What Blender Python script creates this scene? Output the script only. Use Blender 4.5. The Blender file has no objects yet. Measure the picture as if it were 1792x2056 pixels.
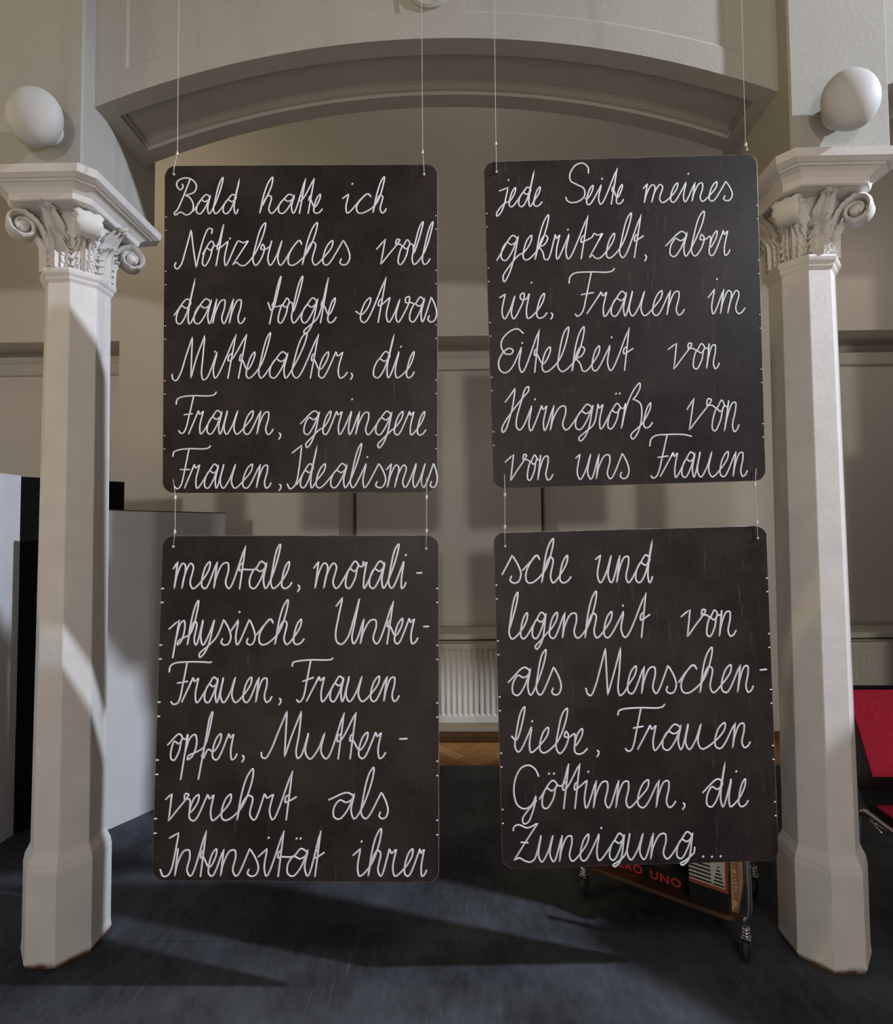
import bpy, math, random
import numpy as np
from mathutils import Matrix, Vector
random.seed(4)
sc = bpy.context.scene
COL = sc.collection
R_ = math.radians
# ------------------------------------------------------------------ camera
FPX, CAMH = 1030.0, 1.55
YAW, PIT, ROL = R_(.98), R_(2.08), R_(.47)
_fw = np.array([-math.sin(YAW)*math.cos(PIT), math.cos(YAW)*math.cos(PIT), math.sin(PIT)])
_r0 = np.array([math.cos(YAW), math.sin(YAW), 0.0]); _u0 = np.cross(_r0, _fw)
_rt = math.cos(ROL)*_r0 - math.sin(ROL)*_u0; _up = math.sin(ROL)*_r0 + math.cos(ROL)*_u0
_O = np.array([0, 0, CAMH])
cd = bpy.data.cameras.new('camera'); cam = bpy.data.objects.new('camera', cd); COL.objects.link(cam)
cd.sensor_fit = 'HORIZONTAL'; cd.sensor_width = 36.0; cd.lens = 36.0*FPX/1792; cd.clip_start = .02
cam.matrix_world = Matrix(((_rt[0], _up[0], -_fw[0], 0), (_rt[1], _up[1], -_fw[1], 0), (_rt[2], _up[2], -_fw[2], CAMH), (0, 0, 0, 1)))
sc.camera = cam
def at(px, py, ax, val):
    "point of the place seen at a pixel of the photograph, on the plane axis=val"
    r = _rt*(px-896)/FPX - _up*(py-1028)/FPX + _fw
    return _O + r*((val-_O[ax])/r[ax])
# ------------------------------------------------------------------ light
sc.view_settings.view_transform = 'Standard'; sc.view_settings.look = 'None'
sc.view_settings.gamma = 1; sc.view_settings.use_curve_mapping = False
sc.view_settings.exposure = 0.0
w = bpy.data.worlds.new('World'); sc.world = w; w.use_nodes = True
w.node_tree.nodes['Background'].inputs[0].default_value = (.9, .92, 1, 1)
w.node_tree.nodes['Background'].inputs[1].default_value = .0
def lamp(name, kind, loc, target, energy, color, size, **kw):
    l = bpy.data.lights.new(name, kind); l.energy = energy; l.color = color
    if kind == 'AREA': l.size = size
    else: l.shadow_soft_size = size
    for k, v in kw.items(): setattr(l, k, v)
    o = bpy.data.objects.new(name, l); COL.objects.link(o); o.location = loc
    d = Vector(target)-Vector(loc); o.rotation_euler = d.to_track_quat('-Z', 'Y').to_euler()
    return o
lamp('cool_hall_spotlight', 'SPOT', (6.04, .33, 5.57), (-.35, 1.9, .80), 2450, (.82, .88, 1.0), .08, spot_size=R_(50), spot_blend=.75)
lamp('warm_hall_spotlight', 'SPOT', (-6.1, .35, 5.0), (.2, 1.9, 1.7), 250, (1.0, .76, .30), .16, spot_size=R_(56), spot_blend=.75)
lamp('hall_fill_left', 'POINT', (-3.4, -13.5, 2.8), (0, 2, 1.5), 60, (1.0, .93, .84), .35)  # weak unseen fill added to even out the frontal light
lamp('hall_light_middle', 'POINT', (.35, -13.8, 2.6), (0, 2, 1.5), 1350, (1.0, .93, .85), .35)
hl = lamp('hall_bounce_fill', 'AREA', (0, -4.9, 6.3), (0, -4.9, 0), 620, (1.0, .96, .90), 9.0)  # unseen fill added so the hall floor bounces light onto arcade and soffit
hl.data.shape = 'RECTANGLE'; hl.data.size_y = 6.2; hl.data.spread = R_(80)
lamp('back_room_fill', 'POINT', (0.2, 2.9, 5.7), (0, 2, 1.5), 8, (1.0, .92, .82), .3)  # unseen fill added to lift the upper back wall
lamp('side_bay_fill_left', 'POINT', (-2.3, 2.9, 4.3), (0, 3.8, 1.5), 9, (1.0, .85, .58), .15)  # unseen warm fill added behind the spandrel for the left back wall
lamp('side_bay_fill_right', 'POINT', (3.05, 2.15, 3.5), (3, 3.8, 1.5), 18, (1.0, .90, .80), .2)  # unseen fill added to brighten the right back wall and the chair
lamp('ceiling_light_left', 'POINT', (-2.6, -2.3, 5.0), (0, 2, 1.5), 18, (1.0, .92, .80), .2)
lamp('ceiling_light_right', 'POINT', (2.5, -2.0, 4.9), (0, 2, 1.5), 22, (1.0, .92, .86), .2)

# ------------------------------------------------------------------ materials
def mat(name, base, rough=.6, metal=0.0, spec=.5, noise=None, bump=None, mix=None):
    """noise=(scale, detail, dark factor, light factor) colour mottling; bump=(scale, strength)"""
    m = bpy.data.materials.new(name); m.use_nodes = True; nt = m.node_tree; b = nt.nodes['Principled BSDF']
    b.inputs['Base Color'].default_value = (*base, 1); b.inputs['Roughness'].default_value = rough
    b.inputs['Metallic'].default_value = metal; b.inputs['Specular IOR Level'].default_value = spec
    tc = nt.nodes.new('ShaderNodeTexCoord')
    if noise:
        n = nt.nodes.new('ShaderNodeTexNoise'); n.inputs['Scale'].default_value = noise[0]; n.inputs['Detail'].default_value = noise[1]
        nt.links.new(tc.outputs['Object'], n.inputs['Vector'])
        r = nt.nodes.new('ShaderNodeValToRGB'); nt.links.new(n.outputs['Fac'], r.inputs['Fac'])
        r.color_ramp.elements[0].position = .3; r.color_ramp.elements[1].position = .72
        r.color_ramp.elements[0].color = (*[c*noise[2] for c in base], 1); r.color_ramp.elements[1].color = (*[min(1, c*noise[3]) for c in base], 1)
        nt.links.new(r.outputs['Color'], b.inputs['Base Color'])
    if bump:
        n2 = nt.nodes.new('ShaderNodeTexNoise'); n2.inputs['Scale'].default_value = bump[0]; n2.inputs['Detail'].default_value = 5
        nt.links.new(tc.outputs['Object'], n2.inputs['Vector'])
        bp = nt.nodes.new('ShaderNodeBump'); bp.inputs['Strength'].default_value = bump[1]; bp.inputs['Distance'].default_value = .01
        nt.links.new(n2.outputs['Fac'], bp.inputs['Height']); nt.links.new(bp.outputs['Normal'], b.inputs['Normal'])
    return m
M = {}
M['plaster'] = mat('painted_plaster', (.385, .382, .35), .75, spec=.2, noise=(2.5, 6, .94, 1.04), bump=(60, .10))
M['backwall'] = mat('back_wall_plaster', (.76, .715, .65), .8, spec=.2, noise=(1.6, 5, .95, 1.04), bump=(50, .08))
M['column'] = mat('white_oil_paint', (.68, .67, .655), .5, spec=.35, noise=(9, 6, .93, 1.04), bump=(35, .10))
M['globe'] = mat('opal_glass', (.50, .51, .51), .6, spec=.2, noise=(3, 2, .98, 1.02))
M['blind'] = mat('grey_blind_fabric', (.76, .725, .665), .9, spec=.1, noise=(120, 3, .94, 1.04))
M['frame_white'] = mat('white_enamel', (.66, .63, .57), .4, spec=.4, noise=(8, 3, .96, 1.03))
M['black'] = mat('black_cloth', (.004, .004, .004), .9, spec=.1, noise=(20, 3, .8, 1.2))
M['board_white'] = mat('white_board', (.59, .60, .63), .55, spec=.3, noise=(4, 5, .96, 1.03))
M['board_edge'] = mat('board_edge_wood', (.14, .085, .05), .6, noise=(14, 4, .8, 1.2))
M['chrome'] = mat('chrome', (.75, .75, .77), .12, 1.0, noise=(40, 2, .95, 1.03))
M['red'] = mat('red_wool', (.60, .036, .085), .95, spec=.15, noise=(60, 5, .85, 1.12), bump=(700, .25))
M['plastic'] = mat('black_plastic', (.006, .006, .007), .5, spec=.25, noise=(30, 2, .9, 1.1))
M['rubber'] = mat('grey_rubber', (.02, .02, .019), .45, noise=(30, 3, .85, 1.2))
M['nylon'] = mat('nylon', (.55, .52, .47), .35, noise=(30, 2, .95, 1.05))
M['ferrule'] = mat('aluminium_sleeve', (.85, .87, .9), .2, .6, noise=(30, 2, .95, 1.02))
M['chalk'] = mat('white_paint_marker', (.80, .84, .94), .55, spec=.3, noise=(30, 4, .92, 1.04))
M['wood'] = mat('brown_wood', (.075, .036, .014), .5, noise=(9, 6, .7, 1.3))
M['dark_cover'] = mat('black_book_cover', (.008, .008, .008), .4, noise=(14, 3, .8, 1.2))
M['cream'] = mat('cream_paper', (.62, .40, .21), .6, noise=(25, 4, .9, 1.06))
M['redink'] = mat('red_ink', (.55, .035, .018), .55, noise=(30, 3, .9, 1.06))
M['redink_dull'] = mat('dull_red_ink', (.30, .05, .03), .6, noise=(30, 3, .9, 1.06))
M['paper'] = mat('printed_paper', (.55, .53, .44), .55, noise=(25, 4, .94, 1.05))
M['paper_grey'] = mat('grey_printed_paper', (.34, .33, .29), .55, noise=(25, 4, .94, 1.05))
M['pages'] = mat('book_pages', (.48, .43, .33), .8, noise=(50, 4, .9, 1.05))

def vinyl():
    m = mat('black_vinyl', (.05, .054, .06), .42, spec=.45)
    nt = m.node_tree; b = nt.nodes['Principled BSDF']; tc = [n for n in nt.nodes if n.type == 'TEX_COORD'][0]
    mp = nt.nodes.new('ShaderNodeMapping'); mp.inputs['Scale'].default_value = (6, 2.6, 1); mp.inputs['Rotation'].default_value = (0, 0, R_(20))
    nt.links.new(tc.outputs['Object'], mp.inputs['Vector'])
    n1 = nt.nodes.new('ShaderNodeTexNoise'); n1.inputs['Scale'].default_value = 4.2; n1.inputs['Detail'].default_value = 12; n1.inputs['Roughness'].default_value = .74
    nt.links.new(mp.outputs['Vector'], n1.inputs['Vector'])
    n2 = nt.nodes.new('ShaderNodeTexNoise'); n2.inputs['Scale'].default_value = 2.3; n2.inputs['Detail'].default_value = 7
    nt.links.new(tc.outputs['Object'], n2.inputs['Vector'])
    mp3 = nt.nodes.new('ShaderNodeMapping'); mp3.inputs['Scale'].default_value = (95, 3.6, 1); mp3.inputs['Rotation'].default_value = (0, 0, R_(-38))
    nt.links.new(tc.outputs['Object'], mp3.inputs['Vector'])
    n3 = nt.nodes.new('ShaderNodeTexNoise'); n3.inputs['Scale'].default_value = 1.6; n3.inputs['Detail'].default_value = 4
    nt.links.new(mp3.outputs['Vector'], n3.inputs['Vector'])
    r3 = nt.nodes.new('ShaderNodeValToRGB'); r3.color_ramp.elements[0].position = .63; r3.color_ramp.elements[1].position = .72
    nt.links.new(n3.outputs['Fac'], r3.inputs['Fac'])
    a = nt.nodes.new('ShaderNodeMath'); a.operation = 'MULTIPLY_ADD'; a.inputs[1].default_value = .55
    nt.links.new(n1.outputs['Fac'], a.inputs[0]); nt.links.new(n2.outputs['Fac'], a.inputs[2])
    a2 = nt.nodes.new('ShaderNodeMath'); a2.operation = 'MULTIPLY_ADD'; a2.inputs[1].default_value = .26
    nt.links.new(r3.outputs['Color'], a2.inputs[0]); nt.links.new(a.outputs[0], a2.inputs[2])
    r = nt.nodes.new('ShaderNodeValToRGB'); r.color_ramp.elements[0].position = .5; r.color_ramp.elements[1].position = 1.05
    r.color_ramp.elements[0].color = (.013, .0135, .015, 1); r.color_ramp.elements[1].color = (.080, .088, .106, 1)
    nt.links.new(a2.outputs[0], r.inputs['Fac']); nt.links.new(r.outputs['Color'], b.inputs['Base Color'])
    rr = nt.nodes.new('ShaderNodeMapRange'); rr.inputs['From Min'].default_value = .4; rr.inputs['From Max'].default_value = 1.1
    rr.inputs['To Min'].default_value = .62; rr.inputs['To Max'].default_value = .42
    nt.links.new(a.outputs[0], rr.inputs['Value']); nt.links.new(rr.outputs['Result'], b.inputs['Roughness'])
    b.inputs['Specular IOR Level'].default_value = .08
    return m
M['vinyl'] = vinyl()
def slate():
    m = mat('dark_blackboard_paint', (.02, .017, .016), .45, spec=.28)
    nt = m.node_tree; b = nt.nodes['Principled BSDF']; tc = [n for n in nt.nodes if n.type == 'TEX_COORD'][0]
    oi = nt.nodes.new('ShaderNodeObjectInfo'); ad = nt.nodes.new('ShaderNodeVectorMath'); ad.operation = 'ADD'
    sc3 = nt.nodes.new('ShaderNodeMath'); sc3.operation = 'MULTIPLY'; sc3.inputs[1].default_value = 20; nt.links.new(oi.outputs['Random'], sc3.inputs[0])
    nt.links.new(tc.outputs['Object'], ad.inputs[0]); nt.links.new(sc3.outputs[0], ad.inputs[1])
    n1 = nt.nodes.new('ShaderNodeTexNoise'); n1.inputs['Scale'].default_value = 4; n1.inputs['Detail'].default_value = 10; n1.inputs['Roughness'].default_value = .7
    nt.links.new(ad.outputs[0], n1.inputs['Vector'])
    mp = nt.nodes.new('ShaderNodeMapping'); mp.inputs['Scale'].default_value = (40, 1, 3.5); mp.inputs['Rotation'].default_value = (0, R_(35), 0)
    nt.links.new(ad.outputs[0], mp.inputs['Vector'])
    n2 = nt.nodes.new('ShaderNodeTexNoise'); n2.inputs['Scale'].default_value = 2.4; n2.inputs['Detail'].default_value = 5
    nt.links.new(mp.outputs['Vector'], n2.inputs['Vector'])
    r2 = nt.nodes.new('ShaderNodeValToRGB'); r2.color_ramp.elements[0].position = .63; r2.color_ramp.elements[1].position = .78
    nt.links.new(n2.outputs['Fac'], r2.inputs['Fac'])
    r1 = nt.nodes.new('ShaderNodeValToRGB'); r1.color_ramp.elements[0].position = .40; r1.color_ramp.elements[1].position = .80
    r1.color_ramp.elements[0].color = (.0128, .0092, .0088, 1); r1.color_ramp.elements[1].color = (.046, .036, .034, 1)
    nt.links.new(n1.outputs['Fac'], r1.inputs['Fac'])
    mx = nt.nodes.new('ShaderNodeMixRGB'); mx.inputs['Color2'].default_value = (.075, .07, .07, 1)
    mf = nt.nodes.new('ShaderNodeMath'); mf.operation = 'MULTIPLY'; mf.inputs[1].default_value = .7
    nt.links.new(r2.outputs['Color'], mf.inputs[0]); nt.links.new(mf.outputs[0], mx.inputs['Fac'])
    nt.links.new(r1.outputs['Color'], mx.inputs['Color1']); nt.links.new(mx.outputs['Color'], b.inputs['Base Color'])
    return m
M['slate'] = slate()
M['slate_rim'] = mat('worn_board_rim', (.26, .225, .21), .5, noise=(22, 5, .35, 1.5))
def parquet():
    m = mat('oak_parquet', (.2, .1, .04), .38, spec=.4)
    nt = m.node_tree; b = nt.nodes['Principled BSDF']
    g = nt.nodes.new('ShaderNodeNewGeometry'); tc = [n for n in nt.nodes if n.type == 'TEX_COORD'][0]
    r = nt.nodes.new('ShaderNodeValToRGB'); r.color_ramp.elements[0].color = (.32, .15, .045, 1); r.color_ramp.elements[1].color = (.52, .26, .085, 1)
    nt.links.new(g.outputs['Random Per Island'], r.inputs['Fac'])
    n = nt.nodes.new('ShaderNodeTexNoise'); n.inputs['Scale'].default_value = 30; n.inputs['Detail'].default_value = 6
    nt.links.new(tc.outputs['Object'], n.inputs['Vector'])
    mx = nt.nodes.new('ShaderNodeMixRGB'); mx.blend_type = 'MULTIPLY'; mx.inputs['Fac'].default_value = .45
    nt.links.new(r.outputs['Color'], mx.inputs['Color1']); nt.links.new(n.outputs['Fac'], mx.inputs['Color2'])
    nt.links.new(mx.outputs['Color'], b.inputs['Base Color'])
    return m
M['parquet'] = parquet()
M['skirting'] = mat('stained_skirting', (.17, .08, .026), .45, noise=(12, 6, .8, 1.15))
M['hall'] = mat('dim_hall_paint', (.16, .15, .14), .9, noise=(2, 4, .95, 1.05))
M['hallfloor'] = mat('hall_oak_floor', (.40, .33, .27), .5, noise=(3, 6, .85, 1.1))
M['subfloor'] = mat('screed', (.1, .09, .08), .9, noise=(5, 4, .9, 1.1))

# ------------------------------------------------------------------ mesh helpers
class MB:
    def __init__(s): s.v = []; s.f = []; s.mi = []; s.cur = 0
    def add(s, vs, fs):
        o = len(s.v); s.v += [tuple(float(c) for c in p) for p in vs]
        for f in fs: s.f.append(tuple(o+i for i in f)); s.mi.append(s.cur)
    def box(s, x0, x1, y0, y1, z0, z1):
        s.add([(x0,y0,z0),(x1,y0,z0),(x1,y1,z0),(x0,y1,z0),(x0,y0,z1),(x1,y0,z1),(x1,y1,z1),(x0,y1,z1)],
              [(0,3,2,1),(4,5,6,7),(0,1,5,4),(1,2,6,5),(2,3,7,6),(3,0,4,7)])
    def loft(s, rings, closed=True, cap0=True, cap1=True):
        "rings of equal length joined in order"
        n = len(rings[0]); o = len(s.v); vs = [p for r in rings for p in r]; fs = []
        for i in range(len(rings)-1):
            for j in range(n if closed else n-1):
                a, b = i*n+j, i*n+(j+1) % n; fs.append((a, b, b+n, a+n))
        if cap0: fs.append(tuple(range(n))[::-1])
        if cap1: fs.append(tuple((len(rings)-1)*n+k for k in range(n)))
        s.add(vs, fs)
    def tube(s, pts, r, n=8, radii=None):
        pts = [Vector(p) for p in pts]; rings = []
        t = (pts[1]-pts[0]).normalized(); a = Vector((0, 0, 1)) if abs(t.z) < .9 else Vector((1, 0, 0))
        nrm = t.cross(a).normalized()
        for i, p in enumerate(pts):
            d = (pts[min(i+1, len(pts)-1)]-pts[max(i-1, 0)]).normalized()
            nrm = (nrm-d*nrm.dot(d)).normalized(); bn = d.cross(nrm); rr = radii[i] if radii else r
            rings.append([p+nrm*math.cos(k*2*math.pi/n)*rr+bn*math.sin(k*2*math.pi/n)*rr for k in range(n)])
        s.loft(rings)
    def lathe(s, prof, c, n=32, axis='z'):
        rings = []
        for r, h in prof:
            ring = []
            for k in range(n):
                a = k*2*math.pi/n; x, y = r*math.cos(a), r*math.sin(a)
                ring.append((c[0]+x, c[1]+y, c[2]+h) if axis == 'z' else (c[0]+x, c[1]+h, c[2]+y) if axis == 'y' else (c[0]+h, c[1]+x, c[2]+y))
            rings.append(ring)
        s.loft(rings)
    def build(s, name, mats, parent=None, smooth=False, loc=None, bevel=None, auto=None):
        me = bpy.data.meshes.new(name); me.from_pydata(s.v, [], s.f)
        for m in (mats if isinstance(mats, (list, tuple)) else [mats]): me.materials.append(m)
        me.polygons.foreach_set('material_index', s.mi)
        if smooth: me.polygons.foreach_set('use_smooth', [True]*len(s.f))
        me.update()
        import bmesh
        b = bmesh.new(); b.from_mesh(me); bmesh.ops.recalc_face_normals(b, faces=b.faces); b.to_mesh(me); b.free()
        if smooth and auto is not None:
            me.set_sharp_from_angle(angle=R_(auto))
        o = bpy.data.objects.new(name, me); COL.objects.link(o)
        if parent: o.parent = parent
        if loc is not None: o.location = loc
        if bevel:
            bv = o.modifiers.new('bevel', 'BEVEL'); bv.width = bevel; bv.segments = 3; bv.limit_method = 'ANGLE'; bv.angle_limit = R_(35)
        return o
def tag(o, label, cat, group=None):
    o['label'] = label; o['category'] = cat
    if group: o['group'] = group
    return o
def struct(o): o['kind'] = 'structure'; return o
def thing(name, label, cat, loc=(0, 0, 0), rz=0, group=None):
    o = bpy.data.objects.new(name, None); COL.objects.link(o); o.location = loc; o.rotation_euler = (0, 0, rz)
    o.empty_display_size = .1
    return tag(o, label, cat, group)
def crom(pts, seg=8):
    "centripetal Catmull-Rom through 2-D or 3-D points"
    P = [np.array(p, float) for p in pts]
    if len(P) < 3: return [P[0]+(P[-1]-P[0])*t for t in np.linspace(0, 1, 4)] if len(P) == 2 else P
    P = [2*P[0]-P[1]]+P+[2*P[-1]-P[-2]]; out = []
    for i in range(1, len(P)-2):
        p0, p1, p2, p3 = P[i-1:i+3]
        t0 = 0; t1 = t0+max(1e-6, np.linalg.norm(p1-p0))**.5; t2 = t1+max(1e-6, np.linalg.norm(p2-p1))**.5; t3 = t2+max(1e-6, np.linalg.norm(p3-p2))**.5
        for k in range(seg):
            t = t1+(t2-t1)*k/seg
            a1 = (t1-t)/(t1-t0)*p0+(t-t0)/(t1-t0)*p1; a2 = (t2-t)/(t2-t1)*p1+(t-t1)/(t2-t1)*p2; a3 = (t3-t)/(t3-t2)*p2+(t-t2)/(t3-t2)*p3
            b1 = (t2-t)/(t2-t0)*a1+(t-t0)/(t2-t0)*a2; b2 = (t3-t)/(t3-t1)*a2+(t-t1)/(t3-t1)*a3
            out.append((t2-t)/(t2-t1)*b1+(t-t1)/(t2-t1)*b2)
    out.append(P[-2]); return out

# ------------------------------------------------------------------ large structure
XM = -.07                      # middle of the arch
YA0, YA1 = 1.83, 2.14          # front and back of the arcade wall
HALF = 1.258                   # half clear width between piers
RISE, ZSP = .234, 3.135        # segmental arch
ARC_R = (HALF**2+RISE**2)/(2*RISE); ZC = ZSP+RISE-ARC_R
ANG = math.asin(HALF/ARC_R)
PW = .345                      # pier width
YC, XL, XR = 1.985, -1.491, 1.352
YW = 3.88                      # back wall
ZTOP = 6.6
# floors
m = MB(); m.box(-8, 8, -16, YW+.6, -.12, -.012); struct(m.build('floor', M['subfloor']))
m = MB()
L_, W_ = .46, .095
def clip_poly(poly, x0, x1, y0, y1):
    for ax, lim, sg in ((0, x0, 1), (0, x1, -1), (1, y0, 1), (1, y1, -1)):
        out = []
        for i in range(len(poly)):
            a, b = poly[i], poly[(i+1) % len(poly)]; da, db = sg*(a[ax]-lim), sg*(b[ax]-lim)
            if da >= 0: out.append(a)
            if (da >= 0) != (db >= 0):
                t = da/(da-db); out.append((a[0]+(b[0]-a[0])*t, a[1]+(b[1]-a[1])*t))
        poly = out
        if len(poly) < 3: return None
    return poly
yv = at(940, 1537, 2, 0.0)[1]
g = .0012
for k in range(-140, 140):
    for t in range(-14, 15):
        for (x0, y0, dx, dy) in ((k*W_, k*W_, L_, W_), (k*W_, (k+1)*W_, W_, L_)):
            x0 += t*L_; y0 -= t*L_
            q = [(x0+g, y0+g), (x0+dx-g, y0+g), (x0+dx-g, y0+dy-g), (x0+g, y0+dy-g)]
            c = math.sqrt(.5); q = [(.06+(a-b)*c, 3.6+(a+b)*c) for a, b in q]
            q = clip_poly(q, -4.5, 4.5, yv-.3, YW)
            if q: m.add([(a, b, -.004) for a, b in q], [tuple(range(len(q)))])
struct(m.build('floor_parquet', M['parquet']))
YS = 1.985                     # joint between the two vinyl widths
m = MB(); m.add([(-8,.29,0),(8,.29,0),(8,YS-.02,0),(-8,YS+.02,0),(-8,.29,-.011),(8,.29,-.011),(8,YS-.02,-.011),(-8,YS+.02,-.011)],
    [(0,1,2,3),(7,6,5,4),(0,4,5,1),(1,5,6,2),(2,6,7,3),(3,7,4,0)])
struct(m.build('floor_front', M['vinyl']))
m = MB(); m.box(-8, 8, -15.9, .28, -.011, .0); struct(m.build('floor_hall', M['hallfloor']))
m = MB(); m.add([(-8,YS+.022,0),(8,YS-.018,0),(8,yv,0),(-8,yv,0),(-8,YS+.022,-.011),(8,YS-.018,-.011),(8,yv,-.011),(-8,yv,-.011)],
    [(0,1,2,3),(7,6,5,4),(0,4,5,1),(1,5,6,2),(2,6,7,3),(3,7,4,0)])
struct(m.build('floor_middle', M['vinyl']))
# hall shell
m = MB(); m.box(-8.2, -8, -16.2, YW+.6, -.12, ZTOP); struct(m.build('wall_left', M['hall']))
m = MB(); m.box(8, 8.2, -16.2, YW+.6, -.12, ZTOP); struct(m.build('wall_right', M['hall']))
m = MB(); m.box(-8, 8, -16.2, -16, -.12, ZTOP); struct(m.build('wall_front', M['hall']))
m = MB(); m.box(-8.2, 8.2, -16.2, YW+.6, ZTOP, ZTOP+.2); struct(m.build('ceiling', M['hall']))

# back wall with three window niches
zt = at(896, 675, 1, YW)[2]
xo0, xo1 = at(680, 1030, 1, YW)[0], at(1120, 1030, 1, YW)[0]
WX = (xo0+xo1)/2; WHW = (xo1-xo0)/2
xl_edge = at(238, 800, 1, YW)[0]
wins = [xl_edge-WHW, WX, 2*WX-(xl_edge-WHW)]
ZSILL = at(940, 1271, 1, YW-.02)[2]; ND = .42; SPL = .085
m = MB()
edges = [-8]
for c in wins: edges += [c-WHW, c+WHW]
edges.append(8)
def quad(mb, a, b, c, d): mb.add([a, b, c, d], [(0, 1, 2, 3)])
for i in range(0, len(edges), 2): m.box(edges[i], edges[i+1], YW, YW+ND, -.1, ZTOP)
for c in wins:
    m.box(c-WHW, c+WHW, YW, YW+ND, -.1, ZSILL-.045); m.box(c-WHW, c+WHW, YW, YW+ND, zt, ZTOP)
m.box(-8, 8, YW+ND, YW+ND+.1, -.1, ZTOP)
struct(m.build('wall_back', M['backwall']))
m = MB(); m.box(-8, 8, YW-.02, YW, -.005, at(940, 1471, 1, YW-.02)[2]); m.box(-8, 8, YW-.03, YW-.02, -.005, .015)
struct(m.build('baseboard_back', M['skirting']))
for i, c in enumerate(wins):
    root = thing('window_%d' % (i+1), '', '', (c, YW, 0)); del root['label']; del root['category']; struct(root)
    m = MB()   # splayed reveals
    for s in (-1, 1):
        m.add([(s*WHW, 0, ZSILL), (s*(WHW-SPL), ND-.01, ZSILL), (s*(WHW-SPL), ND-.01, zt), (s*WHW, 0, zt), (s*WHW, ND-.01, ZSILL), (s*WHW, ND-.01, zt)],
              [(0, 1, 2, 3), (0, 4, 1), (3, 2, 5), (1, 4, 5, 2), (0, 3, 5, 4)])
    m.build('reveal', M['backwall'], root)
    m = MB(); m.box(-WHW-.0, WHW+.0, -.07, ND-.01, ZSILL-.038, ZSILL); m.build('sill', M['frame_white'], root, bevel=.006)
    m = MB(); zf0, zf1 = ZSILL, zt; xw = WHW-SPL
    for (x0, x1, z0, z1) in ((-xw, -xw+.07, zf0, zf1), (xw-.07, xw, zf0, zf1), (-.05, .05, zf0, zf1), (-xw+.07, -.05, zf1-.08, zf1), (.05, xw-.07, zf1-.08, zf1), (-xw+.07, -.05, zf0, zf0+.08), (.05, xw-.07, zf0, zf0+.08)):
        m.box(x0, x1, ND-.08, ND-.02, z0, z1)
    m.build('window_frame', M['frame_white'], root)
# radiators and blinds
LBL = ['behind the left column', 'between the hanging boards', 'behind the right column']
for i, c in enumerate(wins):
    if i >= 0:
        root = thing('roller_blind', 'grey roller blind drawn down over the window ' + LBL[i], 'blind', (c, YW+ND-.16, 0), 0, 'roller blinds on the back windows')
        zc = at(940, 742, 1, YW+ND-.2)[2]; zc1 = at(940, 722, 1, YW+ND-.2)[2]; xw = WHW-SPL*.75
        m = MB(); m.box(-xw+.012, xw-.012, -.045, .03, zc, zc1+.015); m.build('cassette', M['frame_white'], root, bevel=.008)
        m = MB(); m.box(-xw+.02, xw-.02, -.003, .0, ZSILL+.012, zc); m.build('blind_fabric', M['blind'], root)
        m = MB(); m.box(-xw+.02, xw-.02, -.012, .008, ZSILL+.002, ZSILL+.03); m.build('bottom_bar', M['frame_white'], root, bevel=.004)
    if i > 0:
        y1 = YW-.075; y0 = y1-.1
        rz0, rz1 = at(940, 1451, 1, y0)[2], at(940, 1293, 1, y0)[2]
        root = thing('radiator', 'white ribbed panel radiator under the window ' + LBL[i], 'radiator', (c, 0, 0), 0, 'radiators under the back windows')
        hw = .70
        def ribpanel(yf, sg):
            mm = MB(); n = int(2*hw/.04); rings = []
            xs = []
            for k in range(n):
                x0 = -hw+k*2*hw/n; p = 2*hw/n
                xs += [(x0, 0), (x0+.32*p, 0), (x0+.42*p, .006), (x0+.90*p, .006)]
            xs.append((hw, 0))
            def row(z, dep): return [(x, yf+sg*d*dep, z) for x, d in xs]
            hh = rz1-rz0
            rows = [row(rz0, 0), row(rz0+.045, 0), row(rz0+.062, 1), row(rz1-.05, 1), row(rz1-.035, 0), row(rz1, 0)]
            back = [[(x, yf+sg*.016, z) for x, _ in xs] for z in (rz1, rz0)]
            mm.loft(rows+back+[rows[0]], closed=False, cap0=False, cap1=False)
            return mm
        ribpanel(y0, 1).build('front_panel', M['frame_white'], root)
        ribpanel(y1, -1).build('rear_panel', M['frame_white'], root)
        m = MB()
        for k in range(9):
            x0 = -hw+.02+k*(2*hw-.04)/8.0
            m.box(x0-.004, x0+.004, y0+.018, y1-.018, rz1-.012, rz1-.002)
        m.box(-hw, hw, y0+.03, y1-.03, rz1-.05, rz1-.035)
        m.build('top_grille', M['frame_white'], root)
        for s in (-1, 1):
            m = MB(); m.box(s*hw-.004*s, s*hw+.004*s, y0+.002, y1-.002, rz0+.02, rz1); m.build('side_cover', M['frame_white'], root)
            m = MB(); m.box(s*hw*.6-.02, s*hw*.6+.02, y1-.002, YW-.001, rz0+.1, rz1-.1); m.build('wall_bracket', M['frame_white'], root)
        m = MB(); m.tube([(hw-.06, (y0+y1)/2, rz0+.02), (hw-.06, (y0+y1)/2, .05), (hw-.06, (y0+y1)/2, -.004)], .009); m.build('pipe', M['frame_white'], root, smooth=True)

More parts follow.
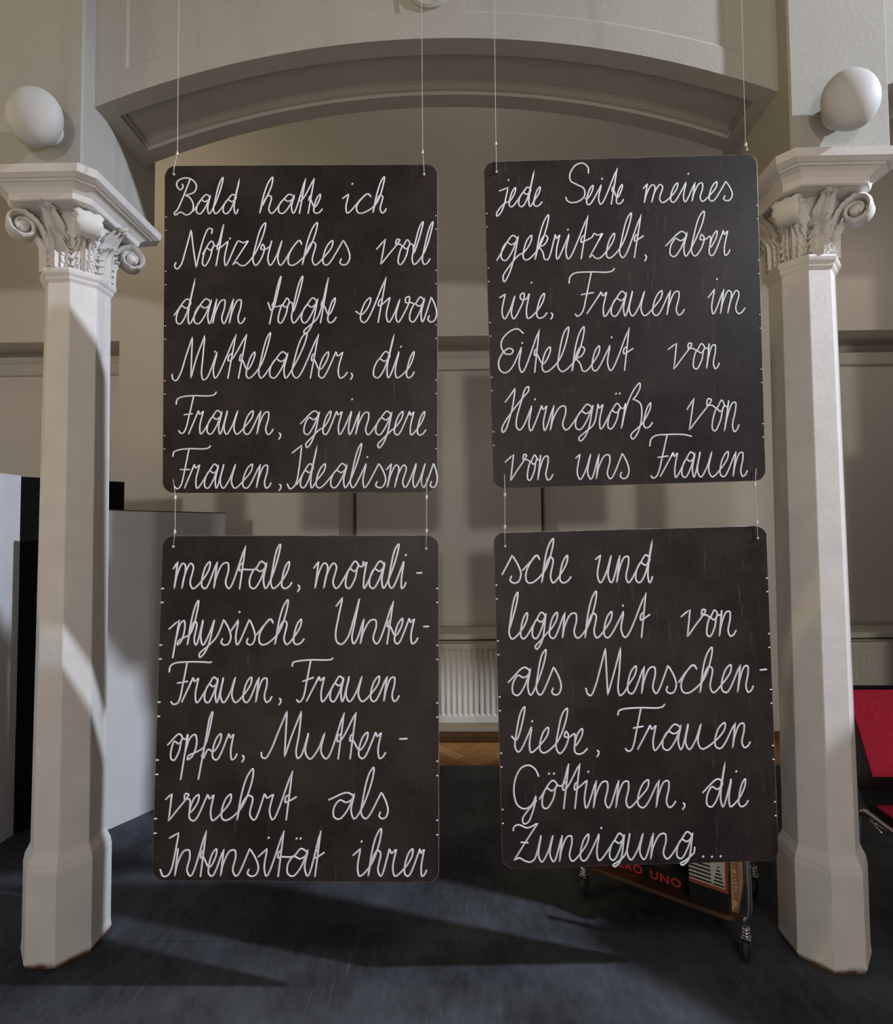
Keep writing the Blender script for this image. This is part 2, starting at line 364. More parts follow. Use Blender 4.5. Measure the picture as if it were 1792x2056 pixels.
# arcade wall: three segmental arches with coffered soffits
m = MB(); SPAN = 2*HALF+PW
NS = 40
def arcpt(xc, a, r): return xc+r*math.sin(a), ZC+r*math.cos(a)
for xc in (XM-SPAN, XM, XM+SPAN):
    th = [-ANG+2*ANG*k/NS for k in range(NS+1)]
    # spandrel front: border band, groove, recessed field
    TH_IN = math.asin((HALF-.115)/ARC_R); BW = .098; REC = .0045
    for face, sgn in ((YA0, 1), (YA1, -1)):
        lo = [(arcpt(xc, a, ARC_R)[0], face, arcpt(xc, a, ARC_R)[1]) for a in th]
        xs_in = [xc-HALF+.115+(2*HALF-.23)*k/NS for k in range(NS+1)]
        def zarc(x, r): return ZC+math.sqrt(r*r-(x-xc)**2)
        border = [(x, face, zarc(x, ARC_R+BW)) for x in xs_in]
        inn = [(x, face+sgn*REC, zarc(x, ARC_R+BW)+.010) for x in xs_in]
        inn[0] = (xs_in[0]+.010, *inn[0][1:]); inn[-1] = (xs_in[-1]-.010, *inn[-1][1:])
        for k in range(NS):
            quad(m, lo[k], lo[k+1], border[k+1], border[k])
            quad(m, border[k], border[k+1], inn[k+1], inn[k])
            x0, x1 = inn[k], inn[k+1]
            quad(m, x0, x1, (x1[0], face+sgn*REC, ZTOP), (x0[0], face+sgn*REC, ZTOP))
        for e, s in ((0, -1), (NS, 1)):
            b0 = border[e]; i0 = inn[e]; l0 = lo[e]
            quad(m, b0, i0, (i0[0], i0[1], ZTOP), (b0[0], face, ZTOP))
            quad(m, l0, b0, (b0[0], face, ZTOP), (l0[0], face, ZTOP))
    # soffit profile (depth, radial recess)
    D = YA1-YA0
    prof = [(0, 0), (.066, 0), (.069, .016), (.078, .018), (.082, .030), (D-.098, .030), (D-.088, .026), (D-.078, .012), (D-.070, .010), (D-.064, 0), (D, 0)]
    flat = [(d, 0) for d, _ in prof]
    ths = [-ANG, -ANG+.016, -ANG+.0165, -ANG+.020, -ANG+.021] + [-ANG+.021+(2*ANG-.042)*k/36 for k in range(1, 36)] + [ANG-.021, ANG-.020, ANG-.0165, ANG-.016, ANG]
    rows = []
    for i, a in enumerate(ths):
        n_ = len(ths); e = min(i, n_-1-i); f = (0, 0, .55, .6, 1)[e] if e < 5 else 1
        rows.append([(arcpt(xc, a, ARC_R+r*f)[0], YA0+d, arcpt(xc, a, ARC_R+r*f)[1]) for d, r in prof])
    m.loft(rows, closed=False, cap0=False, cap1=False)
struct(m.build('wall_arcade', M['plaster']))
# keystone field with a round boss over the middle arch
m = MB()
kz = ZC+ARC_R+.098
m.add([(XM-.12, YA0+.013, kz), (XM+.115, YA0+.013, kz), (XM+.135, YA0+.013, kz+.35), (XM-.14, YA0+.013, kz+.35), (XM-.12, YA0, kz), (XM+.115, YA0, kz), (XM+.135, YA0, kz+.35), (XM-.14, YA0, kz+.35)],
      [(0,1,2,3),(4,5,6,7),(0,1,5,4),(1,2,6,5),(2,3,7,6),(3,0,4,7)])
m.lathe([(.082, .001), (.080, -.008), (.07, -.012), (.055, -.006), (.04, -.006), (.001, -.012)], (XM-.01, YA0, kz+.092), 40, 'y')
struct(m.build('trim_1', M['plaster'], smooth=True, auto=30))
# piers above the columns
for i, xc in enumerate((XL, XR)):
    s = 1 if i == 0 else -1
    inner = XM-HALF if i == 0 else XM+HALF; outer = inner-s*PW
    x0, x1 = min(inner, outer), max(inner, outer)
    m = MB(); zb = 2.85
    ch = .006
    ring = lambda z: [(x0+ch, 1.77, z), (x1-ch, 1.77, z), (x1, 1.77+ch, z), (x1, 2.22-ch, z), (x1-ch, 2.22, z), (x0+ch, 2.22, z), (x0, 2.22-ch, z), (x0, 1.77+ch, z)]
    m.loft([ring(zb), ring(ZTOP)])
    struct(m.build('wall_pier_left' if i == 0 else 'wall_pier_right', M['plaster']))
PIERX = (XM-HALF-PW/2, XM+HALF+PW/2)

# ------------------------------------------------------------------ columns
T8 = math.tan(math.pi/8)
def octa(a, z, cx=0, cy=0):
    return [(cx+p*a, cy+q*a, z) for p, q in ((-T8, -1), (T8, -1), (1, -T8), (1, T8), (T8, 1), (-T8, 1), (-1, T8), (-1, -T8))]
ZN = 2.548; ZAB0, ZAB1 = 2.762, 2.85
def leaf_mb(h, hw, r0, flare, curl, z0, lobes=5, rib=.010):
    "acanthus leaf standing on the bell, facing -y"
    NU, NV = 18, 48; mb = MB(); front = []; back = []
    for j in range(NV+1):
        v = j/NV
        saw = 1-((v*lobes) % 1.0); tooth = .70+.30*saw
        wd = hw*(.80+.22*math.sin(math.pi*min(v*1.15, 1)))*tooth
        if v > .78: wd *= math.sqrt(max(0.02, 1-((v-.78)/.225)**2))
        base_r = r0+flare*v**2.2
        if v > .70: k = (v-.70)/.30
        else: k = 0
        rr = base_r+curl*math.sin(k*math.pi*.62); zz = z0+h*(v if k == 0 else .70+.30*(math.sin(k*math.pi*.68)))
        row = []; rowb = []
        for i in range(NU+1):
            u = -1+2*i/NU; x = u*wd
            d = rib*math.exp(-(u/.13)**2)+.0075*math.cos(u*math.pi*4+.5)*(1-.35*abs(u))-.006*abs(u)**2
            lift = .012*abs(u)**1.5
            row.append((x, -(rr+d), zz-lift)); rowb.append((x*.97, -(rr-.010-.004*abs(u)), zz-lift-.002))
        front.append(row); back.append(rowb)
    n = NU+1
    vs = [p for r in front for p in r]+[p for r in back for p in r]; fs = []; o = n*(NV+1)
    for j in range(NV):
        for i in range(NU):
            a = j*n+i; fs.append((a, a+1, a+n+1, a+n)); fs.append((o+a, o+a+n, o+a+n+1, o+a+1))
        for i in (0, NU):
            a = j*n+i; fs.append((a, a+n, o+a+n, o+a))
    for i in range(NU):
        a = NV*n+i; fs.append((a, a+1, o+a+1, o+a)); fs.append((i, i+1, o+i+1, o+i))
    mb.add(vs, fs); return mb
def volute_mb():
    "scroll springing from the bell and curling under the abacus corner, facing -y"
    mb = MB(); path = []
    st = [(.100, .05), (.106, .10), (.118, .145), (.142, .178), (.172, .196)]
    path += [tuple(p) for p in crom(st, 6)]
    cx, cz, r0 = .175, .149, .047
    for k in range(1, 34):
        t = k/33; a = math.pi/2-t*math.pi*2.75; r = r0*(1-.72*t)
        path.append((cx+r*math.cos(a), cz+r*math.sin(a)))
    rings = []
    N = len(path)
    for i, (y, z) in enumerate(path):
        a, b = path[max(0, i-1)], path[min(N-1, i+1)]
        d = Vector((b[0]-a[0], b[1]-a[1])).normalized(); nx, nz = -d.y, d.x
        t = i/(N-1); hw = .034+.012*math.sin(math.pi*min(1, t*1.6)); th = .010
        jag = 1+.10*math.sin(i*1.9)
        sec = [(-hw*jag, .3), (-hw*.75, 1), (-hw*.35, .55), (0, 1.0), (hw*.35, .55), (hw*.75, 1), (hw*jag, .3), (hw*.8, -.5), (0, -.6), (-hw*.8, -.5)]
        rings.append([(x, -(y+nx*k*th), z+nz*k*th) for x, k in sec])
    mb.loft(rings); return mb
def disc_eye():
    mb = MB(); mb.lathe([(.012, -.036), (.018, -.03), (.018, .03), (.012, .036)], (0, -.175, .149), 14, 'x'); return mb
def make_column(xc, label):
    root = thing('column', label, 'column', (xc, YC, 0), 0, 'white octagonal columns carrying the arch')
    zr = .348
    m = MB(); m.loft([octa(.125, 0), octa(.1335, .02), octa(.131, .05), octa(.131, zr-.012), octa(.128, zr+.004), octa(.1275, zr+.012), octa(.122, zr+.026), octa(.1195, zr+.030), octa(.1125, zr+.048)])
    m.build('plinth', M['plinth'], root, bevel=.002)
    m = MB(); m.loft([octa(.1115, zr+.04), octa(.1015, ZN-.03)]); m.build('shaft', M['column'], root, bevel=.003)
    m = MB(); m.loft([octa(.101, ZN-.046), octa(.109, ZN-.034), octa(.110, ZN-.026), octa(.117, ZN-.016), octa(.1195, ZN-.006), octa(.117, ZN+.004), octa(.106, ZN+.01)])
    m.build('necking', M['column'], root)
    m = MB(); m.lathe([(.098, ZN), (.098, ZN+.09), (.104, ZN+.13), (.116, ZN+.165), (.128, ZAB0+.005)], (0, 0, 0), 40); m.build('bell', M['column'], root, smooth=True)
    H = ZAB0-ZN
    low = leaf_mb(.132, .045, .109, .006, .026, 0, 5, .010)
    tall = leaf_mb(.216, .043, .099, .040, .044, 0, 7, .010)
    proto = {}
    for k in range(8):
        a = k*math.pi/4
        key = 'low'
        if key not in proto:
            o = low.build('acanthus_leaf', M['column'], root, smooth=True, auto=50); proto[key] = o
        else:
            o = proto[key].copy(); COL.objects.link(o); o.parent = root
        o.location = (0, 0, ZN+.004); o.rotation_euler = (0, 0, a)
    for k in range(4):
        a = k*math.pi/2
        if 'tall' not in proto: o = tall.build('tall_leaf', M['column'], root, smooth=True, auto=50); proto['tall'] = o
        else: o = proto['tall'].copy(); COL.objects.link(o); o.parent = root
        o.location = (0, 0, ZN+.004); o.rotation_euler = (0, 0, a)
        a += math.pi/4
        if 'vol' not in proto:
            mb = volute_mb(); e = disc_eye(); mb.add(e.v, e.f)
            o = mb.build('volute', M['column'], root, smooth=True, auto=55); proto['vol'] = o
        else: o = proto['vol'].copy(); COL.objects.link(o); o.parent = root
        o.location = (0, 0, ZN+.004); o.rotation_euler = (0, 0, a)
    # abacus: chamfered slab with cyma moulding
    def slab(hx, hy, ch, z): 
        y = -.01
        return [(-hx+ch, y-hy, z), (hx-ch, y-hy, z), (hx, y-hy+ch, z), (hx, y+hy-ch, z), (hx-ch, y+hy, z), (-hx+ch, y+hy, z), (-hx, y+hy-ch, z), (-hx, y-hy+ch, z)]
    m = MB(); g = .172
    prof = [(ZAB0, -.045), (ZAB0+.004, -.040), (ZAB0+.030, -.036), (ZAB0+.050, -.024), (ZAB0+.060, -.012), (ZAB0+.062, -.004), (ZAB0+.068, -.004), (ZAB0+.070, .004), (ZAB0+.082, .018), (ZAB0+.095, .024), (ZAB0+.106, .022), (ZAB1, .010)]
    m.loft([slab(.196+d, .222+d, .042, ZAB0+(z-ZAB0)*(ZAB1-ZAB0)/(prof[-2][0]+.009-ZAB0) if z < ZAB1 else ZAB1) for z, d in prof]); m.build('abacus', M['column'], root)
    return root
def plinth_mat():
    m = mat('white_oil_paint_scuffed', (.68, .67, .655), .5, spec=.35, noise=(9, 6, .93, 1.04), bump=(35, .10))
    nt = m.node_tree; b = nt.nodes['Principled BSDF']; tc = [n for n in nt.nodes if n.type == 'TEX_COORD'][0]
    sx = nt.nodes.new('ShaderNodeSeparateXYZ'); nt.links.new(tc.outputs['Object'], sx.inputs[0])
    n = nt.nodes.new('ShaderNodeTexNoise'); n.inputs['Scale'].default_value = 26; n.inputs['Detail'].default_value = 6; nt.links.new(tc.outputs['Object'], n.inputs['Vector'])
    ma = nt.nodes.new('ShaderNodeMath'); ma.operation = 'MULTIPLY_ADD'; ma.inputs[1].default_value = -.045; nt.links.new(n.outputs['Fac'], ma.inputs[0]); nt.links.new(sx.outputs['Z'], ma.inputs[2])
    rg = nt.nodes.new('ShaderNodeMapRange'); rg.inputs['From Min'].default_value = -.018; rg.inputs['From Max'].default_value = .006; rg.inputs['To Min'].default_value = 1; rg.inputs['To Max'].default_value = 0
    nt.links.new(ma.outputs[0], rg.inputs['Value'])
    src = b.inputs['Base Color'].links[0].from_socket
    mx = nt.nodes.new('ShaderNodeMixRGB'); mx.inputs['Color2'].default_value = (.16, .075, .03, 1); nt.links.new(rg.outputs['Result'], mx.inputs['Fac']); nt.links.new(src, mx.inputs['Color1'])
    nt.links.new(mx.outputs['Color'], b.inputs['Base Color']); return m
M['plinth'] = plinth_mat()
make_column(XL, 'white octagonal column with leafy capital left of the hanging boards')
make_column(XR, 'white octagonal column with leafy capital beside the red chair')

# globe lamps on the piers
for i, (px, py) in enumerate(((70, 236), (1706, 201))):
    c = at(px, py, 1, 1.697)
    lab = ('unlit white globe lamp on the pier above the left column', 'unlit white globe lamp on the pier above the right column')[i]
    root = thing('wall_lamp', lab, 'lamp', (c[0], 1.77, c[2]), 0, 'globe wall lamps on the piers')
    m = MB(); r = .0945
    prof = [(r*math.sin(a), -.62*r*math.cos(a)) for a in [math.pi*k/28 for k in range(28)]]
    prof = [(max(q, .0005), h) for q, h in prof if q > .03 or h < 0] 
    m.lathe(prof, (0, -.074, 0), 48, 'y'); m.v = [(x*.98, y, z*1.06) for x, y, z in m.v]; m.build('globe', M['globe'], root, smooth=True)
    m = MB(); m.lathe([(.045, 0), (.045, -.012), (.036, -.018), (.034, -.022)], (0, 0, 0), 32, 'y'); m.build('mounting_base', M['frame_white'], root, smooth=True, auto=40)

# ------------------------------------------------------------------ hanging boards
KS = .927
def rotm(a, b, g):
    ca, sa, cb, sb, cg, sg = math.cos(a), math.sin(a), math.cos(b), math.sin(b), math.cos(g), math.sin(g)
    return np.array([[cb, -sb, 0], [sb, cb, 0], [0, 0, 1]])@np.array([[1, 0, 0], [0, ca, -sa], [0, sa, ca]])@np.array([[cg, 0, sg], [0, 1, 0], [-sg, 0, cg]])
BT = .007
class Board: pass
BD = {}
POSE = dict(UL=((-.5576, 1.8343, 2.2914), (1.253, .6166, .4473), 1.2004), UR=((.6268, 1.8623, 2.3097), (2.3217, 1.0789, -1.2636), 1.1945),
            LL=((-.5633, 1.8296, .9364), (-1.1944, .3018, .3878), 1.1998), LR=((.648, 1.8988, .9441), (1.0667, 1.1999, -1.0259), 1.2118))
BLAB = dict(UL='upper left dark board handwritten "Bald hatte ich Notizbuches voll"', UR='upper right dark board handwritten "jede Seite meines gekritzelt"',
            LL='lower left dark board handwritten "mentale, morali-" hanging above the floor', LR='lower right dark board handwritten "sche und legenheit von" in front of the book cart')
for key, (c, ang, asp) in POSE.items():
    b = Board(); b.R = rotm(*[R_(a) for a in ang]); b.c = _O+(np.array(c)-_O)*KS; b.W = KS; b.H = asp*KS; b.key = key
    m = MB(); rc = .036; n = 7; out = []
    for (sx, sz, a0) in ((1, 1, 0), (-1, 1, 90), (-1, -1, 180), (1, -1, 270)):
        for k in range(n+1):
            a = R_(a0+90*k/n); out.append((sx*(b.W/2-rc)+rc*math.cos(a), sz*(b.H/2-rc)+rc*math.sin(a)))
    random.seed(key)
    out = [(x+random.uniform(-.0008, .0008), z+random.uniform(-.0008, .0008)) for x, z in out]
    f = [(x, 0, z) for x, z in out]; N = len(out)
    fi = [(x*.9975, -.0006, z*.998) for x, z in out]
    k_ = [(x, BT, z) for x, z in out]
    m.add(f+fi+k_, []); m.f.append(tuple(range(N, 2*N))); m.mi.append(0); m.f.append(tuple(range(2*N, 3*N))[::-1]); m.mi.append(0)
    for i in range(N):
        j = (i+1) % N; m.f.append((i, j, N+j, N+i)); m.mi.append(1); m.f.append((2*N+i, 2*N+j, j, i)); m.mi.append(1)
    o = m.build('hanging_board', [M['slate'], M['slate_rim']])
    o.matrix_world = Matrix([[b.R[r][0], b.R[r][1], b.R[r][2], b.c[r]] for r in range(3)]+[[0, 0, 0, 1]])
    tag(o, BLAB[key], 'board', 'handwritten hanging boards'); b.o = o; BD[key] = b
def toboard(b, px, py):
    r = _rt*(px-896)/FPX-_up*(py-1028)/FPX+_fw; n = b.R[:, 1]
    p = _O+r*(((b.c-_O)@n)/(r@n)); q = (p-b.c)@b.R; return q[0], q[2]

# ---- cursive school hand: strokes per letter (u across, v in x-heights), third value 1 = sharp turn
G = {
 'a': (1, [[(.22,.72),(.48,1.),(.73,.84),(.50,.63),(.24,.72),(.05,.42),(.1,.08),(.3,0),(.55,.32),(.75,.97,1),(.70,.3),(.85,0)]], 1),
 'd': (1, [[(.22,.72),(.48,1.),(.72,.84),(.50,.63),(.24,.72),(.05,.42),(.1,.08),(.3,0),(.55,.32),(.74,1.9,1),(.70,.3),(.85,0)]], 1),
 'g': (1, [[(.22,.72),(.48,1.),(.73,.84),(.50,.63),(.24,.72),(.05,.42),(.1,.08),(.3,0),(.55,.32),(.76,.97,1),(.70,0),(.56,-.7),(.40,-1.),(.30,-.75),(.55,-.25),(.92,.2)]], 1),
 'o': (1, [[(.2,.74),(.48,1.),(.72,.84),(.50,.63),(.22,.72),(.06,.42),(.12,.06),(.32,0),(.60,.34),(.72,.82),(.95,.80)]], 1),
 'e': (1, [[(.12,.32),(.50,.74),(.48,.99),(.25,.85),(.08,.40),(.15,.08),(.40,0)]], 1),
 'i': (1, [[(.22,1.,1),(.18,.28),(.40,0)]], 1),
 'l': (1, [[(.15,.45),(.52,1.5),(.52,1.97),(.30,1.72),(.12,.7),(.14,.18),(.42,0)]], 1),
 'b': (1, [[(.12,.45),(.48,1.5),(.46,1.97),(.25,1.72),(.10,.8),(.10,.2),(.32,0),(.58,.25),(.68,.72),(.52,.86),(.48,.66),(.75,.66),(1.,.78)]], 1),
 'h': (1, [[(.10,.45),(.42,1.5),(.40,1.97),(.22,1.72),(.06,1.),(0,0,1),(.06,.45),(.33,.93),(.52,.86),(.50,.2),(.70,0)]], 1),
 'k': (1, [[(.10,.45),(.42,1.5),(.40,1.97),(.22,1.72),(.06,1.),(0,0,1),(.08,.5),(.36,.98),(.56,.88),(.42,.6),(.12,.52,1),(.40,.3),(.58,.02),(.76,0)]], 1),
 't': (1, [[(.33,1.9,1),(.30,0,1)], [(.30,.95),(.06,.86),(.08,.66),(.32,.70)]], 2),
 'n': (1, [[(0,1.,1),(0,0,1),(.05,.45),(.28,.92),(.48,.94),(.55,.7),(.50,.2),(.68,0)]], 1),
 'm': (1, [[(0,1.,1),(0,0,1),(.04,.5),(.20,.93),(.32,.86),(.30,0,1),(.34,.5),(.52,.93),(.64,.82),(.60,.2),(.74,0)]], 1),
 'r': (1, [[(0,1.,1),(.14,.84),(.42,.98,1),(.34,.3),(.54,0)]], 1),
 'u': (1, [[(.05,1.,1),(.02,.25),(.2,0),(.42,.35),(.58,1.,1),(.54,.25),(.74,0)]], 1),
 's': (1, [[(.17,1.,1),(.60,.62),(.80,.3),(.68,.04),(.42,0),(.20,.10),(.25,.25)]], 0),
 'c': (1, [[(.30,.80),(.58,1.),(.76,.84,1),(.55,1.),(.22,.68),(.08,.3),(.20,.04),(.45,0)]], 1),
 'v': (1, [[(0,1.05,1),(0,0,1),(.40,.42),(.78,.80),(.92,1.0),(.74,1.03),(.74,.82),(1.,.82)]], 1),
 'w': (1, [[(0,1.,1),(-.02,.25),(.14,0),(.32,.35),(.46,.92,1),(.42,.2),(.56,0),(.76,.35),(.90,.82),(.86,1.02),(.72,.96),(.76,.78),(1.,.78)]], 1),
 'z': (1, [[(0,.86),(.10,1.),(.35,.93),(.64,1.,1),(.02,.03,1),(.20,.13),(.42,.02),(.66,0)]], 1),
 'y': (1, [[(0,1.,1),(0,.3),(.18,0),(.42,.4),(.62,1.,1),(.48,0),(.30,-.7),(.10,-1.),(.05,-.72),(.45,-.1),(.85,.3)]], 1),
 'j': (1, [[(.5,1.,1),(.2,0),(-.3,-.8),(-.75,-1.),(-.85,-.6),(.3,.2)]], 1),
 'p': (1, [[(.05,1.,1),(-.05,-1.,1)], [(0,.25),(.20,.85),(.46,.97),(.60,.65),(.44,.15),(.20,.02),(.22,.16),(.62,.30)]], 1),
 'f': (1, [[(0,.5),(.45,1.5),(.48,1.97),(.28,1.72),(.10,.8),(0,-.05,1)], [(.40,.86),(.10,.84),(-.05,.70),(.20,.66)]], 2),
 'q': (1, [[(.05,.5),(.45,1.5),(.48,1.97),(.28,1.72),(.14,.8),(-.12,-1.,1)], [(.10,.30),(-.05,.16),(.10,.06),(.5,.4)]], 1),
 '$': (1, [[(.03,1.,1),(0,0,1),(.10,.9),(.36,1.7),(.58,1.98),(.62,1.75),(.45,1.3),(.36,1.2,1),(.74,.98),(.90,.45),(.82,-.4),(.62,-.95),(.50,-.6),(.95,.15)]], 1),
}
def FRAU(lx, ly, rx, ry, tx, ty, bx, by, hx, hy, c0, c1):
    bar = [(lx, ly), (lx+6, ty+(ly-ty)*.45), (lx+32, ty+8), (tx, ty), (rx-40, ty+1), (rx-10, (ty+ry)/2+3), (rx, ry)]
    st = [(tx, ty), (tx+(bx-tx)*.55, ty+(by-ty)*.55), (bx, by-15), (bx-15, by+6), (hx+12, hy+14), (hx, hy)]
    return [bar, st, [c0, c1]], 0
RAW = {
 'B': ([[(197,210),(201,226),(184,243),(163,218),(170,190),(213,172),(252,181),(280,213),(270,255),(215,277,1),(240,289),(262,330),(256,372),(222,394),(186,377),(155,394),(148,385),(168,360),(200,290),(243,180)]], 0),
 'N': ([[(158,680),(150,700),(165,718),(190,690),(215,610),(250,482,1),(262,590),(280,710,1),(300,620),(330,520),(355,475),(375,480),(372,505)]], 0),
 'M1': ([[(135,335),(140,362),(158,372),(185,330),(220,220),(257,110,1),(252,230),(248,358,1),(280,240),(332,100,1),(320,230),(312,335),(322,366),(340,360)]], 1),
 'M2': ([[(688,325),(692,352),(712,360),(745,310),(790,200),(840,82,1),(832,220),(825,352,1),(870,220),(925,82,1),(910,220),(893,330),(903,360),(922,345)]], 1),
 'M3': ([[(603,975),(615,1010),(632,1018),(660,960),(690,850),(718,738,1),(725,880),(732,1015,1),(770,880),(808,735,1),(800,880),(793,985),(805,1018),(825,1005)]], 1),
 'F1': FRAU(160,512,400,440,265,462,215,680,175,672,(208,576),(258,570)),
 'F2': FRAU(140,825,365,762,237,780,190,1010,150,1005,(186,905),(240,905)),
 'F3': FRAU(572,803,843,715,705,736,655,985,610,988,(645,872),(718,860)),
 'F4': FRAU(1056,763,1305,706,1160,695,1105,945,1063,942,(1105,832),(1165,824)),
 'F5': FRAU(146,878,395,820,252,820,205,1060,156,1055,(195,945),(255,935)),
 'F6': FRAU(870,843,1110,797,980,808,935,1045,897,1043,(934,934),(996,912)),
 'F7': FRAU(792,104,1067,42,928,62,880,310,837,303,(884,182),(940,172)),
 'I1': ([[(855,805),(912,760,1),(897,890),(880,980),(862,1010),(842,1020),(825,992)]], 0),
 'I2': ([[(148,830),(202,800,1),(178,930),(158,1015),(135,1052),(110,1055),(92,1015)]], 0),
 'S': ([[(688,143),(685,108),(655,84),(612,95),(577,150),(582,190),(620,212),(660,235),(665,278),(630,312),(585,320),(560,307),(553,288)]], 0),
 'E': ([[(298,88),(265,62),(220,75),(175,120),(165,165),(190,210),(225,212),(236,190),(215,178),(180,200),(150,260),(160,310),(190,325),(225,300)]], 1),
 'H': ([[(190,500),(250,418,1),(235,520),(212,610),(190,670),(175,682),(170,660),(200,600),(290,480),(330,430),(328,408),(310,420),(285,500),(258,600),(258,650),(275,668),(295,650)]], 1),
 'U': ([[(1130,490),(1168,440,1),(1142,560),(1126,660),(1135,703),(1160,716),(1195,680),(1235,560),(1267,445,1),(1238,590),(1222,680),(1232,712),(1248,695)]], 1),
 'G': ([[(325,465),(305,425),(270,402),(225,415),(188,480),(180,570),(200,635),(240,658),(280,640),(310,582,1),(300,640),(285,690),(265,735),(240,747),(230,720),(260,670),(312,610)]], 1),
 'Z': ([[(222,855),(262,858)], [(175,785),(180,765),(205,752),(260,770),(320,742,1),(250,850),(180,962,1),(210,948),(245,965),(275,972),(300,955)]], 1),
}
